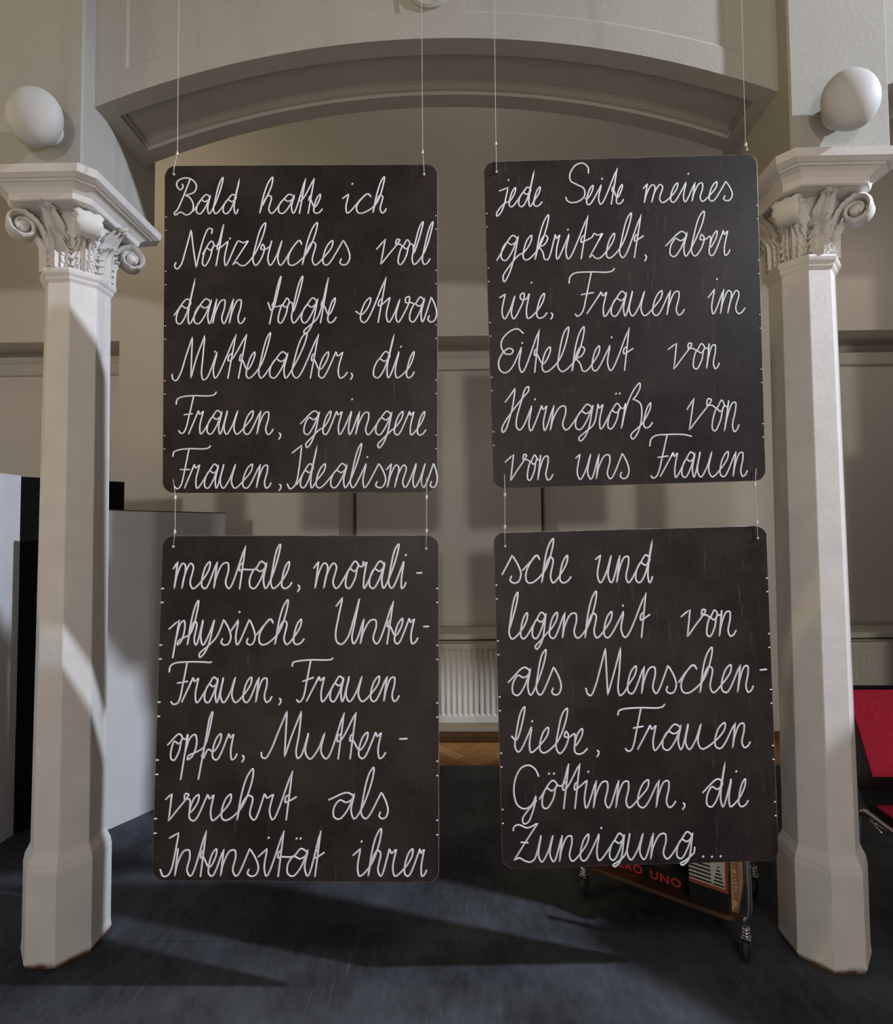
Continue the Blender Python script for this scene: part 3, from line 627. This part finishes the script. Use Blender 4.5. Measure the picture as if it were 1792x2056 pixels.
# board, (origin x, y, zoom), baseline ((x,y),(x,y)), x-height, slant, ascender, descender, words
A_, B_, C_, D_ = (300,300,2.9867), (300,640,2.9867), (950,300,2.9867), (950,640,2.9867)
E_, F_, G_, H_ = (290,1050,2.9377), (290,1400,2.9377), (970,1050,2.9377), (970,1400,2.9377)
TEXT = [
 ('UL',A_,((150,388),(1400,382)),115,.17,1.92,.5, ['#B ^262,372 a272 l372 d432 >530','h660 a762 t880 t940 e975 >1035','^1157,295 i1160 c1225 h1338 >1418 .1215,208']),
 ('UL',A_,((150,700),(1680,690)),148,.18,1.75,.5, ['#N ^318,628 o308 t385 i430 z495 b605 u700 c815 h915 e1025 s1120 >1210 .482,535','^1360,600 v1385 o1480 l1560 l1622 >1680']),
 ('UL',A_,((150,1048),(1700,1035)),150,.17,1.9,.45, ['^148,995 d150 a255 n378 n478 >572','^710,920 f720 o762 l838 g900 t1010 e1058 >1118','^1236,972 e1250 t1350 w1415 a1548 s1650 >1728']),
 ('UL',B_,((150,358),(1580,355)),158,.18,1.75,.5, ['#M1 i358 t448 t518 e568 l640 a708 l835 t948 e1000 r1090 >1185 .392,198 ,1210,342','d1330 i1450 e1530 >1585 .1507,168']),
 ('UL',B_,((150,692),(1650,698)),142,.17,1.8,.55, ['#F1 ^235,690 r270/70 a335 u438 e552 n643 >740 ,780,700','^905,630 g915/105 e1028 r1098 i1175 n1235 g1345 e1455 r1535 e1595 >1655 .1214,484']),
 ('UL',B_,((150,1018),(1700,1012)),145,.17,1.85,.5, ['#F2 ^210,1015 r245/75 a320 u415 e545 n640 >728 ,782,1008','#I1 ^882,995 d895 e985 a1075 l1190 i1258 s1335 ^1420,905 m1425 u1570 s1668 >1728 .1305,830']),
 ('UR',C_,((200,347),(1550,308)),117,.16,1.95,.45, ['^155,250 j172/32 e205 d262 e352 >410 .209,185','#S ^668,295 e668 i728 t815 e848 >898 .770,177','^1016,236 m1022 e1170 i1240 n1308 e1400 s1480 >1560 .1286,147']),
 ('UR',C_,((170,668),(1530,636)),150,.15,1.82,.85, ['^140,666 g155/120 e285 k368 r468 i530 t625 z690 e785 l860 t945 >1005 .565,482 ,1030,648','^1150,580 a1165 b1290 e1400 r1475 >1535']),
 ('UR',C_,((180,1018),(1600,985)),150,.14,1.8,.5, ['^156,890 w168 i298 e368 >440 .347,800 ,468,996','#F3 ^680,985 r745/75 a815 u925 e1060 n1158 >1262','^1405,890 i1408 m1478 >1625 .1458,779']),
 ('UR',D_,((170,325),(1450,300)),152,.10,1.78,.5, ['#E i250 t352 e400 l490 k590 e700 i780 t885 >950 .292,146 .827,112','^1165,185 v1200/100 o1308 n1396 >1472']),
 ('UR',D_,((180,678),(1060,655)),152,.14,1.8,.45, ['#H i312 r388 n460 g600 r725 o795 $886 e1010 >1072 .368,484 .854,450 .876,449']),
 ('UR',D_,((1290,668),(1585,678)),185,.14,1.8,.45, ['^1279,545 v1293/115 o1420 n1503 >1590']),
 ('UR',D_,((220,972),(1640,945)),152,.11,1.8,.45, ['^190,860 v222/85 o315 n385 >475','^613,836 u615 n735 s862 >942','#F4 ^1120,945 r1180/60 a1240 u1335 e1465 n1555 >1640']),
 ('LL',E_,((170,388),(1540,386)),160,.13,1.65,.5, ['^170,270 m175 e325 n408 t540 a608 l732 e798 >868 ,908,382','^998,266 m1005 o1175 r1270 a1315 l1425 i1500 >1540 .1540,189 -1606,296,1634,295']),
 ('LL',E_,((170,722),(1610,712)),150,.14,1.78,.48, ['^146,625 p180/72 h252 y325 s432 ^510,636 i520 s585 ^660,660 c660 h768 e868 >940 .560,525','#U n1272 t1415 e1462 r1540 >1610 -1646,612,1674,611']),
 ('LL',E_,((160,1062),(1500,1052)),150,.13,1.8,.5, ['#F5 ^220,1055 r268/75 a345 u440 e570 n655 >750 ,798,1050','#F6 ^955,1050 r1010/72 a1085 u1180 e1320 n1410 >1500']),
 ('LL',F_,((140,372),(1420,360)),155,.12,1.86,.72, ['^137,280 o145 p232 q338/60 e388 r480 >545 ,580,358','#M2 u940 t1118 t1195 e1250 r1345 >1420 -1505,246,1547,245']),
 ('LL',F_,((140,730),(1440,715)),155,.12,1.98,.5, ['^126,602 v142 e250 r355 e440 h545 r690 t812 >888','^1086,605 a1100 l1260 s1365 >1445']),
 ('LL',F_,((100,1055),(1660,1055)),162,.12,1.75,.5, ['#I2 n178 t315 e365 n448 s585 ^671,940 i685 t770 a828 t985 >1050 .732,828 .897,832 .921,832','^1230,932 i1235 h1318 r1425 e1520 r1605 >1662 .1280,850']),
 ('LR',G_,((130,355),(1000,352)),163,.11,1.62,.4, ['^110,304 s135 ^230,280 c235 h343 e440 >515','^661,215 u665 n785 d888 >995']),
 ('LR',G_,((140,685),(1480,668)),155,.09,1.8,.4, ['l140 e210 g280 e378 n465 h598 e700 i785 t912 >975 .822,488','^1165,553 v1202/100 o1308 n1390 >1488']),
 ('LR',G_,((160,1018),(1590,998)),165,.09,1.64,.4, ['^146,940 a160 l298 s385 >470','#M3 e838 n932 s1058 ^1150,940 c1150 h1276 e1390 n1498 >1590 -1631,868,1667,864']),
 ('LR',H_,((170,322),(620,338)),152,.10,1.78,.4, ['^166,230 l172 i255 e320 b415 e525 >612 .287,141 ,674,328']),
 ('LR',H_,((850,320),(1570,296)),152,.10,1.78,.4, ['#F7 ^910,305 r968/78 a1045 u1185/140 e1350 n1468 >1572']),
 ('LR',H_,((180,658),(1560,645)),165,.10,1.68,.5, ['#G ^330,600 o335 t452 t522 i578 n648 n780 e895 n1018 >1132 .386,450 .416,450 .618,439 ,1180,638','^1292,562 d1305 i1430 e1495 >1560 .1490,437']),
 ('LR',H_,((180,975),(1240,950)),158,.10,1.7,.24, ['#Z u318 n448 e560 i648 g735 u840 n985 g1130 >1245 .694,771 .1295,939 .1347,940 .1398,938']),
]
SPELL = iter(['Bald','hatte','ich','Notizbuches','voll','dann','folgte','etwas','Mittelalter,','die','Frauen,','geringere','Frauen,','Idealismus','jede','Seite','meines','gekritzelt,','aber','wie,','Frauen','im','Eitelkeit','von','Hirngröße','von','von','uns','Frauen','mentale,','morali-','physische','Unter-','Frauen,','Frauen','opfer,','Mutter-','verehrt','als','Intensität','ihrer','sche','und','legenheit','von','als','Menschen-','liebe,','Frauen','Göttinnen,','die','Zuneigung ...'])
def split_curve(pts):
    segs = []; cur = []
    for p in pts:
        cur.append(p[:2])
        if len(p) > 2 and p[2] and len(cur) > 1: segs.append(cur); cur = [p[:2]]
    if len(cur) > 1: segs.append(cur)
    out = []
    for s in segs:
        c = [tuple(q) for q in crom(s, 7)]; out += c if not out else c[1:]
    return out
def ribbon(mb, pts, r, h=.0013, y0=-.0006):
    "painted line of half-round section lying on the board's face"
    q = [pts[0]]
    for p in pts[1:]:
        if (p[0]-q[-1][0])**2+(p[1]-q[-1][1])**2 > (r*.25)**2: q.append(p)
    if len(q) < 2: q.append((q[0][0]+r*.2, q[0][1]))
    a, b = Vector(q[0]), Vector(q[1]); d = (a-b).normalized()*r*.8; q = [tuple(a+d)]+q
    a, b = Vector(q[-1]), Vector(q[-2]); d = (a-b).normalized()*r*.8; q = q+[tuple(a+d)]
    rings = []; n = len(q)
    for i, p in enumerate(q):
        t = (Vector(q[min(i+1, n-1)])-Vector(q[max(i-1, 0)]))
        t = t.normalized() if t.length > 1e-9 else Vector((1, 0)); nx, nz = -t.y, t.x
        rr = r*(.45 if i in (0, n-1) else 1)
        rings.append([(p[0]+nx*k*rr, y0-e*h, p[1]+nz*k*rr) for k, e in ((-1, 0), (-.62, .8), (0, 1), (.62, .8), (1, 0))])
    mb.loft(rings, closed=False, cap0=False, cap1=False)
def write_word(bk, org, base, xh, sl, A, Dn, text):
    strokes = []; dots = []; toks = text.split(); cur = None; items = []
    (bx0, by0), (bx1, by1) = base
    def P(u, v, x0, wd):
        if v > 1: v = 1+(v-1)*(A-1)
        if v < 0: v = v*Dn
        x = x0+u*wd; y = by0+(by1-by0)*(x-bx0)/(bx1-bx0)
        return (x+sl*v*xh, y-v*xh)
    pos = []
    for k, t in enumerate(toks):
        if t[0] in G and t[0].isalpha() or t[0] == '$' or t[0] == '>':
            pos.append((k, float(t[1:].split('/')[0])))
    def flush():
        nonlocal cur
        if cur and len(cur) > 1: strokes.append(cur)
        cur = None
    last = None
    for k, t in enumerate(toks):
        if t[0] == '#':
            st, cont = RAW[t[1:]]; flush(); strokes.extend([list(s) for s in st[:-1]]); cur = list(st[-1])
            if not cont: flush()
        elif t[0] == '^':
            flush(); x, y = t[1:].split(','); cur = [(float(x), float(y))]
        elif t[0] in '.,-' :
            dots.append((t[0], [float(c) for c in t[1:].split(',')]))
        elif t[0] == '>':
            if cur and last:
                x0, wd, mode = last; xe = float(t[1:])
                if mode == 2: cur += [P((xe-x0)/wd-.12, .86, x0, wd)]
                else:
                    lx, ly = cur[-1][:2]
                    if xe-lx > 6: cur += [(lx+(xe-lx)*.55, ly-.06*xh), (xe, ly-.22*xh)]
            flush()
        else:
            gname = t[0]; a = t[1:].split('/'); x0 = float(a[0]); nxt = [p for kk, p in pos if kk > k]
            wd = float(a[1]) if len(a) > 1 else (nxt[0]-x0 if nxt else 100)
            join, st, cont = G[gname]
            for si, s in enumerate(st):
                pts = [(*P(p[0], p[1], x0, wd), *p[2:]) for p in s]
                if si == 0 and cur: cur += (pts[1:] if len(cur) == 1 and gname in 'adgo' else pts)
                else: flush(); cur = pts
            if not cont: flush()
            last = (x0, wd, cont)
    flush()
    b = BD[bk]; mb = MB(); rad = .0025 if bk in ('UL', 'UR') else .0029
    def tb(p): return toboard(b, org[0]+p[0]/org[2], org[1]+p[1]/org[2])
    for s in strokes: ribbon(mb, [tb(p) for p in split_curve(s)], rad)
    for kd, c in dots:
        if kd == '.': ribbon(mb, [tb((c[0]-1.5, c[1]+2)), tb((c[0]+1.5, c[1]-2))], rad*1.15)
        elif kd == '-': ribbon(mb, [tb((c[0], c[1])), tb((c[2], c[3]))], rad)
        else: ribbon(mb, [tb(p) for p in ((c[0]-2, c[1]-14), (c[0]+6, c[1]-6), (c[0]+4, c[1]+8), (c[0]-5, c[1]+22))], rad*1.05)
    o = mb.build('handwritten_word', M['chalk'], b.o, smooth=True)
    o['label'] = 'white handwritten word "%s"' % next(SPELL)
for (bk, org, base, xh, sl, A, Dn, words) in TEXT:
    for t in words: write_word(bk, org, base, xh, sl, A, Dn, t)
# small white ruling marks on both edges, and the scuffed tops
for key, b in BD.items():
    for k in range(5):
        for d in (0, .041):
            v = .158+.167*k+d
            for s in (-1, 1):
                mb = MB(); z = b.H/2-v*b.H; x = s*(b.W/2-.006); L = .0012 if s > 0 or key != 'LL' else .0035
                ribbon(mb, [(x-L, z), (x+L, z)], .0026 if key[0] == 'L' else .0019)
                mb.build('ruling_mark', M['chalk'], b.o, smooth=True)

# ------------------------------------------------------------------ cords
def cord(label, pts, grp, ferr):
    root = thing('suspension_cord', label, 'cord', tuple(pts[-1]), 0, grp)
    m = MB(); o = np.array(pts[-1]); m.tube([tuple(np.array(p)-o) for p in pts], .0011, 6); m.build('nylon_line', M['nylon'], root, smooth=True)
    for f in ferr:
        m = MB(); f = np.array(f)-o; m.lathe([(.0035, -.006), (.0042, -.004), (.0042, .004), (.0035, .006)], (0, 0, 0), 10); m.build('crimp_sleeve', M['ferrule'], root, smooth=True, loc=tuple(f), auto=40)
    m = MB(); m.lathe([(.0012, -.004), (.0042, -.001), (.004, .003), (.0012, .005)], (0, 0, 0), 10); m.build('knot', M['nylon'], root, smooth=True, loc=(0, 0, 0))
def bw(b, px, py, off=-.004):
    x, z = toboard(b, px, py); return b.c+b.R@np.array([x, off, z])
UP = [('UL', 350, 352, 356, 308, 'upper left board at its left corner'), ('UL', 851, 352, 848, 305, 'upper left board at its right corner'),
      ('UR', 996, 347, 995, 288, 'upper right board at its left corner'), ('UR', 1497, 303, 1496, 290, 'upper right board at its right corner')]
for (k, px, py, fx, fy, lab) in UP:
    e = bw(BD[k], px, py); f = np.array(at(fx, fy, 1, e[1])); top = np.array([e[0]+(f[0]-e[0])*.6, e[1]+.0, ZTOP])
    kx = e+np.array([0, 0, .02])
    cord('thin nylon cord from above holding the ' + lab, [top, f, kx, e], 'long cords from the ceiling to the upper boards', [f])
LOW = [('UL', 'LL', 349, 962, 349, 1098, 352, 999, 351, 1068, 'left end of the left pair of boards'), ('UL', 'LL', 856, 960, 855, 1102, 856, 999, 856, 1066, 'right end of the left pair of boards'),
       ('UR', 'LR', 1012, 953, 1013, 1097, 1013, 993, 1013, 1058, 'left end of the right pair of boards'), ('UR', 'LR', 1516, 941, 1519, 1081, 1515, 972, 1519, 1048, 'right end of the right pair of boards')]
for (ka, kb, ax, ay, bx, by, f0x, f0y, f1x, f1y, lab) in LOW:
    a = bw(BD[ka], ax, ay); e = bw(BD[kb], bx, by)
    f0 = np.array(at(f0x, f0y, 1, a[1]+(e[1]-a[1])*.25)); f1 = np.array(at(f1x, f1y, 1, a[1]+(e[1]-a[1])*.75))
    cord('short nylon cord between boards at the ' + lab, [a, f0, f1, e], 'short cords between upper and lower boards', [f0, f1])

# ------------------------------------------------------------------ exhibition partitions behind the left column
def board_obj(mb, p0, p1, z0, z1, th):
    "upright slab along p0-p1, its visible face on that line"
    d = Vector((p1[0]-p0[0], p1[1]-p0[1])).normalized(); n = Vector((-d.y, d.x))*th
    q = [(p0[0], p0[1]), (p1[0], p1[1]), (p1[0]+n.x, p1[1]+n.y), (p0[0]+n.x, p0[1]+n.y)]
    mb.add([(x, y, z0) for x, y in q]+[(x, y, z1) for x, y in q], [(0,3,2,1),(4,5,6,7),(0,1,5,4),(1,2,6,5),(2,3,7,6),(3,0,4,7)])
e0 = at(27, 1676, 2, 0); zt1 = at(45, 955, 1, e0[1])[2]
m = MB(); board_obj(m, (e0[0]-.012, e0[1]-1.25), (e0[0], e0[1]), .0, zt1, .022)
tag(m.build('partition_panel', M['board_white'], bevel=.002), 'tall white partition panel at the far left edge, beside the black one', 'partition')
q = at(250, 966, 2, zt1)
m = MB(); board_obj(m, (e0[0]+.0005, e0[1]+.002), (q[0], q[1]), .0, zt1-.005, .03)
tag(m.build('partition_panel', M['black'], bevel=.002), 'black partition panel standing behind the left column', 'partition')
w0 = np.array(at(220, 1665, 2, 0)); w1 = np.array(at(310, 1625, 2, 0)); d = (w1-w0)/np.linalg.norm(w1-w0)
# its far end is seen at x=448
best = min((abs((896+FPX*((w0+d*t-_O)@_rt)/((w0+d*t-_O)@_fw))-448), t) for t in np.linspace(.3, 3, 500))[1]
s0 = w0-d*.22; s1 = w0+d*best
tt = np.array(at(230, 1026, 2, 1.6)); zs = None
for z in np.linspace(1.4, 1.9, 501):
    p = at(300, 1025, 2, z) if abs(z-CAMH) > 1e-4 else None
    if p is None or p[1] < .5: continue
    r = (p-w0)[:2]; cr = abs(r[0]*d[1]-r[1]*d[0])
    if zs is None or cr < zs[0]: zs = (cr, z)
ztop2 = zs[1]
root = thing('partition_screen', 'low white freestanding screen behind the left column and boards', 'partition', (s0[0], s0[1], 0))
m = MB(); board_obj(m, (0, 0), ((s1-s0)[0], (s1-s0)[1]), 0.0, ztop2-.006, .028); m.build('panel', M['board_white'], root, bevel=.0015)
m = MB(); board_obj(m, (0, 0), ((s1-s0)[0], (s1-s0)[1]), ztop2-.006, ztop2, .028); m.build('top_edge', M['board_edge'], root)
# unseen slab added on the right so its top shades the right column's foot
m = MB(); board_obj(m, (3.3, .78), (2.66, 1.345), 0, 2.2, -.17)
tag(m.build('partition_panel', M['board_white'], bevel=.002), 'added unseen white slab casting shade, at an angle right of the red chair', 'partition')
m = MB(); board_obj(m, (2.80, 1.46), (4.7, 1.46), 0, 3.6, .03)  # unseen blocker added to keep the cool spotlight off the rear floor
tag(m.build('partition_panel', M['black'], bevel=.002), 'added unseen tall black light blocker far right of the red chair', 'partition')

# ------------------------------------------------------------------ red chair
k0 = at(1742, 1607, 2, .455)
chair = thing('stacking_chair', 'red upholstered chair with black shell and chrome legs at the right edge', 'chair', (k0[0]-.02+.225, k0[1]-.24, 0), 0)
def cushion(mb, w0_, w1_, h, t, place, n=14):
    "pillow: trapezoid w0 (bottom) to w1 (top), place maps (x, s, depth) to space"
    rows = []
    for side in (1, -1):
        for j in range(n+1):
            v = j/n; row = []
            for i in range(n+1):
                u = -1+2*i/n; e = (1-abs(u)**6)*(1-abs(2*v-1)**6)
                ww = (w0_+(w1_-w0_)*v)/2
                row.append(place(u*ww, v*h, side*t*(.35+.65*max(0, e)**.5) if side > 0 else 0))
            rows.append(row)
    k = n+1; vs = [p for r in rows for p in r]; fs = []; o = k*k
    for j in range(n):
        for i in range(n):
            a = j*k+i; fs += [(a, a+1, a+k+1, a+k), (o+a, o+a+k, o+a+k+1, o+a+1)]
    for i in range(n):
        fs += [(i, i+1, o+i+1, o+i), (n*k+i, n*k+i+1, o+n*k+i+1, o+n*k+i), (i*k, (i+1)*k, o+(i+1)*k, o+i*k), (i*k+n, (i+1)*k+n, o+(i+1)*k+n, o+i*k+n)]
    mb.add(vs, fs)
LEAN = R_(9)
def back_place(x, s, dpt): return (x, .265+math.sin(LEAN)*s-math.cos(LEAN)*dpt, .505+math.cos(LEAN)*s+math.sin(LEAN)*dpt)
m = MB(); cushion(m, .445, .480, .395, .018, lambda x, s, d_: back_place(x, s-.01, d_-.004)); m.build('backrest_shell', M['plastic'], chair, smooth=True, auto=50)
m = MB(); cushion(m, .345, .450, .335, .022, lambda x, s, d_: back_place(x, s+.035, d_+.012)); m.build('back_cushion', M['red'], chair, smooth=True, auto=60)
def seat_place(x, s, dpt): return (x, .245-s, .435+dpt-.02*math.sin(s*3))
m = MB(); cushion(m, .43, .46, .46, .022, lambda x, s, d_: (x, .275-s, .425+d_+(.06*max(0, 1-s/.07)**2))); m.build('seat_shell', M['plastic'], chair, smooth=True, auto=50)
m = MB(); cushion(m, .385, .42, .395, .026, lambda x, s, d_: (x, .215-s, .440+d_)); m.build('seat_cushion', M['red'], chair, smooth=True, auto=60)
for s in (-1, 1):
    m = MB(); x = s*.225
    m.tube(crom([(x, .30, .012), (x, .275, .2), (x*.99, .255, .39), (x*.99, .235, .412), (x, .10, .415), (x, -.13, .41), (x, -.185, .395), (x, -.205, .33), (x, -.235, .15), (x, -.255, .012)], 6), .011, 12)
    m.build('side_frame', M['chrome'], chair, smooth=True)
    for y in (.30, -.255):
        m = MB(); m.lathe([(.013, 0), (.015, .004), (.014, .03), (.012, .034)], (x, y, 0), 14); m.build('foot_cap', M['rubber'], chair, smooth=True, auto=40)
    m = MB(); m.tube([(x*.97, .235, .40), (x*.93, .205, .385), (x*.90, .12, .392)], .005, 8); m.tube([(x*.97, .235, .40), (x*.93, .17, .365)], .004, 8); m.build('linking_hook', M['chrome'], chair, smooth=True)
m = MB(); m.tube([(-.225, .12, .405), (.225, .12, .405)], .009, 10); m.tube([(-.225, -.12, .403), (.225, -.12, .403)], .009, 10); m.build('cross_bar', M['chrome'], chair, smooth=True)
for s in (-1, 1):
    m = MB(); m.tube(crom([(s*.16, .22, .425), (s*.16, .29, .44), (s*.165, .318, .52), (s*.17, .335, .62)], 6), .010, 10); m.build('back_support', M['chrome'], chair, smooth=True)

# ------------------------------------------------------------------ book cart
ca = np.array(at(1493, 1916, 2, 0)); cb = np.array(at(1172, 1788, 2, 0))
CL = float(np.linalg.norm(cb-ca)); cdv = (cb-ca)/CL; crz = math.atan2(cdv[1], cdv[0])
cart = thing('book_cart', 'low wooden cart on chrome legs and castors behind the lower right board', 'cart', (ca[0], ca[1], 0), crz)
CD = .36          # local x runs along the front edge to the left, local y = -depth (towards the back is negative y)
ZS = .125
m = MB(); n = 6; rc = .05; out = []
for (cx_, cy_, a0) in ((CL-.01-rc, .02-rc, 0), (.012+rc, .02-rc, 90), (.012+rc, -CD-.02+rc, 180), (CL-.01-rc, -CD-.02+rc, 270)):
    for k in range(n+1):
        a = R_(a0+90*k/n); out.append((cx_+rc*math.cos(a), cy_+rc*math.sin(a)))
for z, nm in ((ZS, 'shelf'), (.50, 'top_shelf')):
    m = MB(); m.loft([[(x, y, z-.016) for x, y in out], [(x, y, z) for x, y in out]]); m.build(nm, M['wood'], cart, bevel=.003)
for (x, y) in ((-.0, .0), (CL-.02, .0), (0, -CD+.02), (CL-.02, -CD+.02)):
    m = MB(); yy = y+(.03 if y == 0 else -.03); xx = x-.02 if x < .1 else x+.02
    m.tube(crom([(xx, yy, .66), (xx, yy, .4), (xx, yy, .16), (xx+(.012 if x < .1 else -.012), yy, .14), (xx+(.010 if x < .1 else -.010), yy, .115)], 5), .0095, 12); leg = m.build('leg', M['chrome'], cart, smooth=True)
    m = MB(); xq = xx+(.010 if x < .1 else -.010)
    for k in range(3): m.lathe([(.012, k*.011), (.0145, k*.011+.003), (.0145, k*.011+.008), (.012, k*.011+.011)], (xq, yy, .086), 16)
    m.build('collar', M['chrome'], leg, smooth=True, auto=40)
    m = MB(); m.lathe([(.006, -.009), (.033, -.011), (.039, -.006), (.039, .006), (.033, .011), (.006, .009)], (xq, yy-.008, .039), 24, 'x'); ca_ = m.build('caster_wheel', M['rubber'], cart, smooth=True, auto=40)
    m = MB(); m.box(xq-.017, xq-.012, yy-.018, yy+.012, .03, .084); m.box(xq+.012, xq+.017, yy-.018, yy+.012, .03, .084); m.box(xq-.017, xq+.017, yy-.018, yy+.012, .079, .086); m.build('caster_fork', M['chrome'], ca_, bevel=.003)
def text_mesh(body, size, ext, shear=0.0, bold=0.0, space=1.0):
    cu = bpy.data.curves.new('lettering', 'FONT'); cu.body = body; cu.size = size; cu.extrude = ext; cu.shear = shear; cu.offset = bold; cu.space_character = space
    o = bpy.data.objects.new('tmp', cu); COL.objects.link(o); dg = bpy.context.evaluated_depsgraph_get()
    me = bpy.data.meshes.new_from_object(o.evaluated_get(dg)); bpy.data.objects.remove(o); return me
def lettering(me, m_, parent, mtx, label):
    me.materials.clear(); me.materials.append(m_); o = bpy.data.objects.new('lettering', me); COL.objects.link(o); o.parent = parent; o.matrix_local = mtx; o['label'] = label; return o
cm = Matrix.Translation((ca[0], ca[1], 0))@Matrix.Rotation(crz, 4, 'Z')
def cart_local(px, py, ypl):
    "cart-local x,z of a pixel on the plane local y = ypl"
    r = _rt*(px-896)/FPX-_up*(py-1028)/FPX+_fw; nrm = np.array([-math.sin(crz), math.cos(crz), 0]); p0 = ca+nrm*ypl
    p = _O+r*(((p0-_O)@nrm)/(r@nrm)); q = cm.inverted()@Vector(p); return q.x, q.z
def book(name, label, x0, x1, yf, dep, h, cover, pages=True, z0=ZS, grp='books on the cart shelf'):
    root = thing(name, label, 'book', tuple(cm@Vector((x0, yf, z0))), crz, grp)
    L = x1-x0; t = .0025
    m = MB(); m.box(0, L, -t, 0, 0, h); m.box(0, t, -dep, -t, 0, h); m.box(L-t, L, -dep, -t, 0, h); m.build('cover', cover, root, bevel=.001)
    m = MB(); m.box(t, L-t, -dep+.004, -t, .003, h-.003); m.build('pages', M['pages'], root)
    return root
# cream spine facing the viewer at the right end
yf = -.02
xa, za = cart_local(1479, 1736, yf); xb, _ = cart_local(1466, 1736, yf)
XF = Matrix(((-1, 0, 0, 0), (0, 0, 1, 0), (0, 1, 0, 0), (0, 0, 0, 1)))       # text x -> -x, text y -> z, facing +y
b1 = book('book', 'upright book with cream spine lettered "FREE TO LOVE" at the cart\'s right end', xa, xb, yf, .2, .235, M['cream'])
me = text_mesh('FREE TO LOVE', .020, .0004, .15, .0004, 1.05)
bw_ = max(v.co.x for v in me.vertices); sc_ = .165/bw_
rot = Matrix(((0, -1*1.0, 0, 0), (0, 0, 1, 0), (-1, 0, 0, 0), (0, 0, 0, 1)))
lettering(me, M['redink_dull'], b1, Matrix.Translation(((xb-xa)*.72, .0006, .208))@rot@Matrix.Diagonal((sc_, 1.0, 1, 1)), 'red spine lettering "FREE TO LOVE"')
# striped magazine
yf2 = .004
mx0, mz0 = cart_local(1462, 1797, yf2); mx1, mz1 = cart_local(1400, 1773, yf2); mtop = .27
mag = thing('magazine', 'upright magazine with black and cream stripes and a red border on its cover', 'magazine', tuple(cm@Vector((mx0, yf2, ZS))), crz, 'books on the cart shelf')
ML = mx1-mx0+.03
m = MB(); m.box(0, ML, -.012, 0, 0, mtop); m.build('cover', M['dark_cover'], mag)
zb = (mz0+mz1)/2-ZS
m = MB(); m.box(.0, ML, 0, .0006, zb, zb+.013); m.box(0, .010, 0, .0006, zb+.013, mtop-.01); m.build('border', M['redink_dull'], mag)
m = MB(); m.box(.010, ML, 0, .0005, zb+.013, mtop-.01); m.build('printed_field', M['paper'], mag)
def stripes(xfun, zlo, zhi, n, nm, mt):
    mm = MB()
    for k in range(n):
        z0 = zlo+(zhi-zlo)*k/n; z1 = z0+(zhi-zlo)/n*.45; (a0, a1), (b0_, b1_) = xfun(z0), xfun(z1)
        mm.add([(a0, .0005, z0), (a1, .0005, z0), (b1_, .0005, z1), (b0_, .0005, z1), (a0, .0009, z0), (a1, .0009, z0), (b1_, .0009, z1), (b0_, .0009, z1)],
               [(0,1,2,3),(4,5,6,7),(0,1,5,4),(1,2,6,5),(2,3,7,6),(3,0,4,7)])
    mm.build(nm, mt, mag)
HS = .085
xc_ = .032
stripes(lambda z: (xc_-.020*max(.05, 1-(z-zb-.016)/HS), xc_+.020*max(.05, 1-(z-zb-.016)/HS)), zb+.018, zb+.016+HS*.95, 6, 'striped_triangle', M['dark_cover'])
stripes(lambda z: (.056+.12*(z-zb-.016)*.35, ML), zb+.018, mtop-.02, 11, 'striped_field', M['dark_cover'])
# long black box with red lettering
yf3 = -.035
lx0, lz0 = cart_local(1372, 1790, yf3)
u0, v0 = cart_local(1367, 1789, yf3); u1, v1 = cart_local(1306, 1752, yf3)
lw = abs(u1-u0)
bx0 = u0-.045; bx1 = CL-.011
bh = .06
box = thing('book', 'black book lying flat on the cart lettered "NUMERO UNO" in red', 'book', tuple(cm@Vector((bx0, yf3, ZS))), crz, 'books on the cart shelf')
m = MB(); m.box(0, bx1-bx0, -.2, 0, 0, bh); m.build('cover', M['dark_cover'], box, bevel=.002)
ext = lambda me: (min(v.co.x for v in me.vertices), max(v.co.x for v in me.vertices))
uno = text_mesh('UNO', .045, .0004, 0, .0012, 1.15); ue = ext(uno); s_ = lw*1.02/(ue[1]-ue[0])
num = text_mesh('NUMERO', .045, .0004, 0, .0012, 1.15); ne = ext(num)
zt_ = max(.008, v0-ZS-.002); xr_ = u0-bx0+ue[1]*s_
lettering(uno, M['redink'], box, Matrix.Translation((xr_, .0006, zt_))@XF@Matrix.Diagonal((s_, 1, 1, 1)), 'red lettering "UNO"')
lettering(num, M['redink'], box, Matrix.Translation((xr_+(ne[1]+.027)*s_, .0006, zt_))@XF@Matrix.Diagonal((s_, 1, 1, 1)), 'red lettering "NUMERO"')
# dark upright books filling the row behind
xx = mx0+ML+.012
for k in range(3):
    t_ = (.028, .036, .03)[k]
    book('book', ('thick black upright book beside the striped magazine', 'black upright book in the middle of the cart row', 'dark upright book at the left of the cart row')[k], xx, xx+t_, -.245, .12, (.24, .22, .23)[k], M['dark_cover'])
    xx += t_+.004
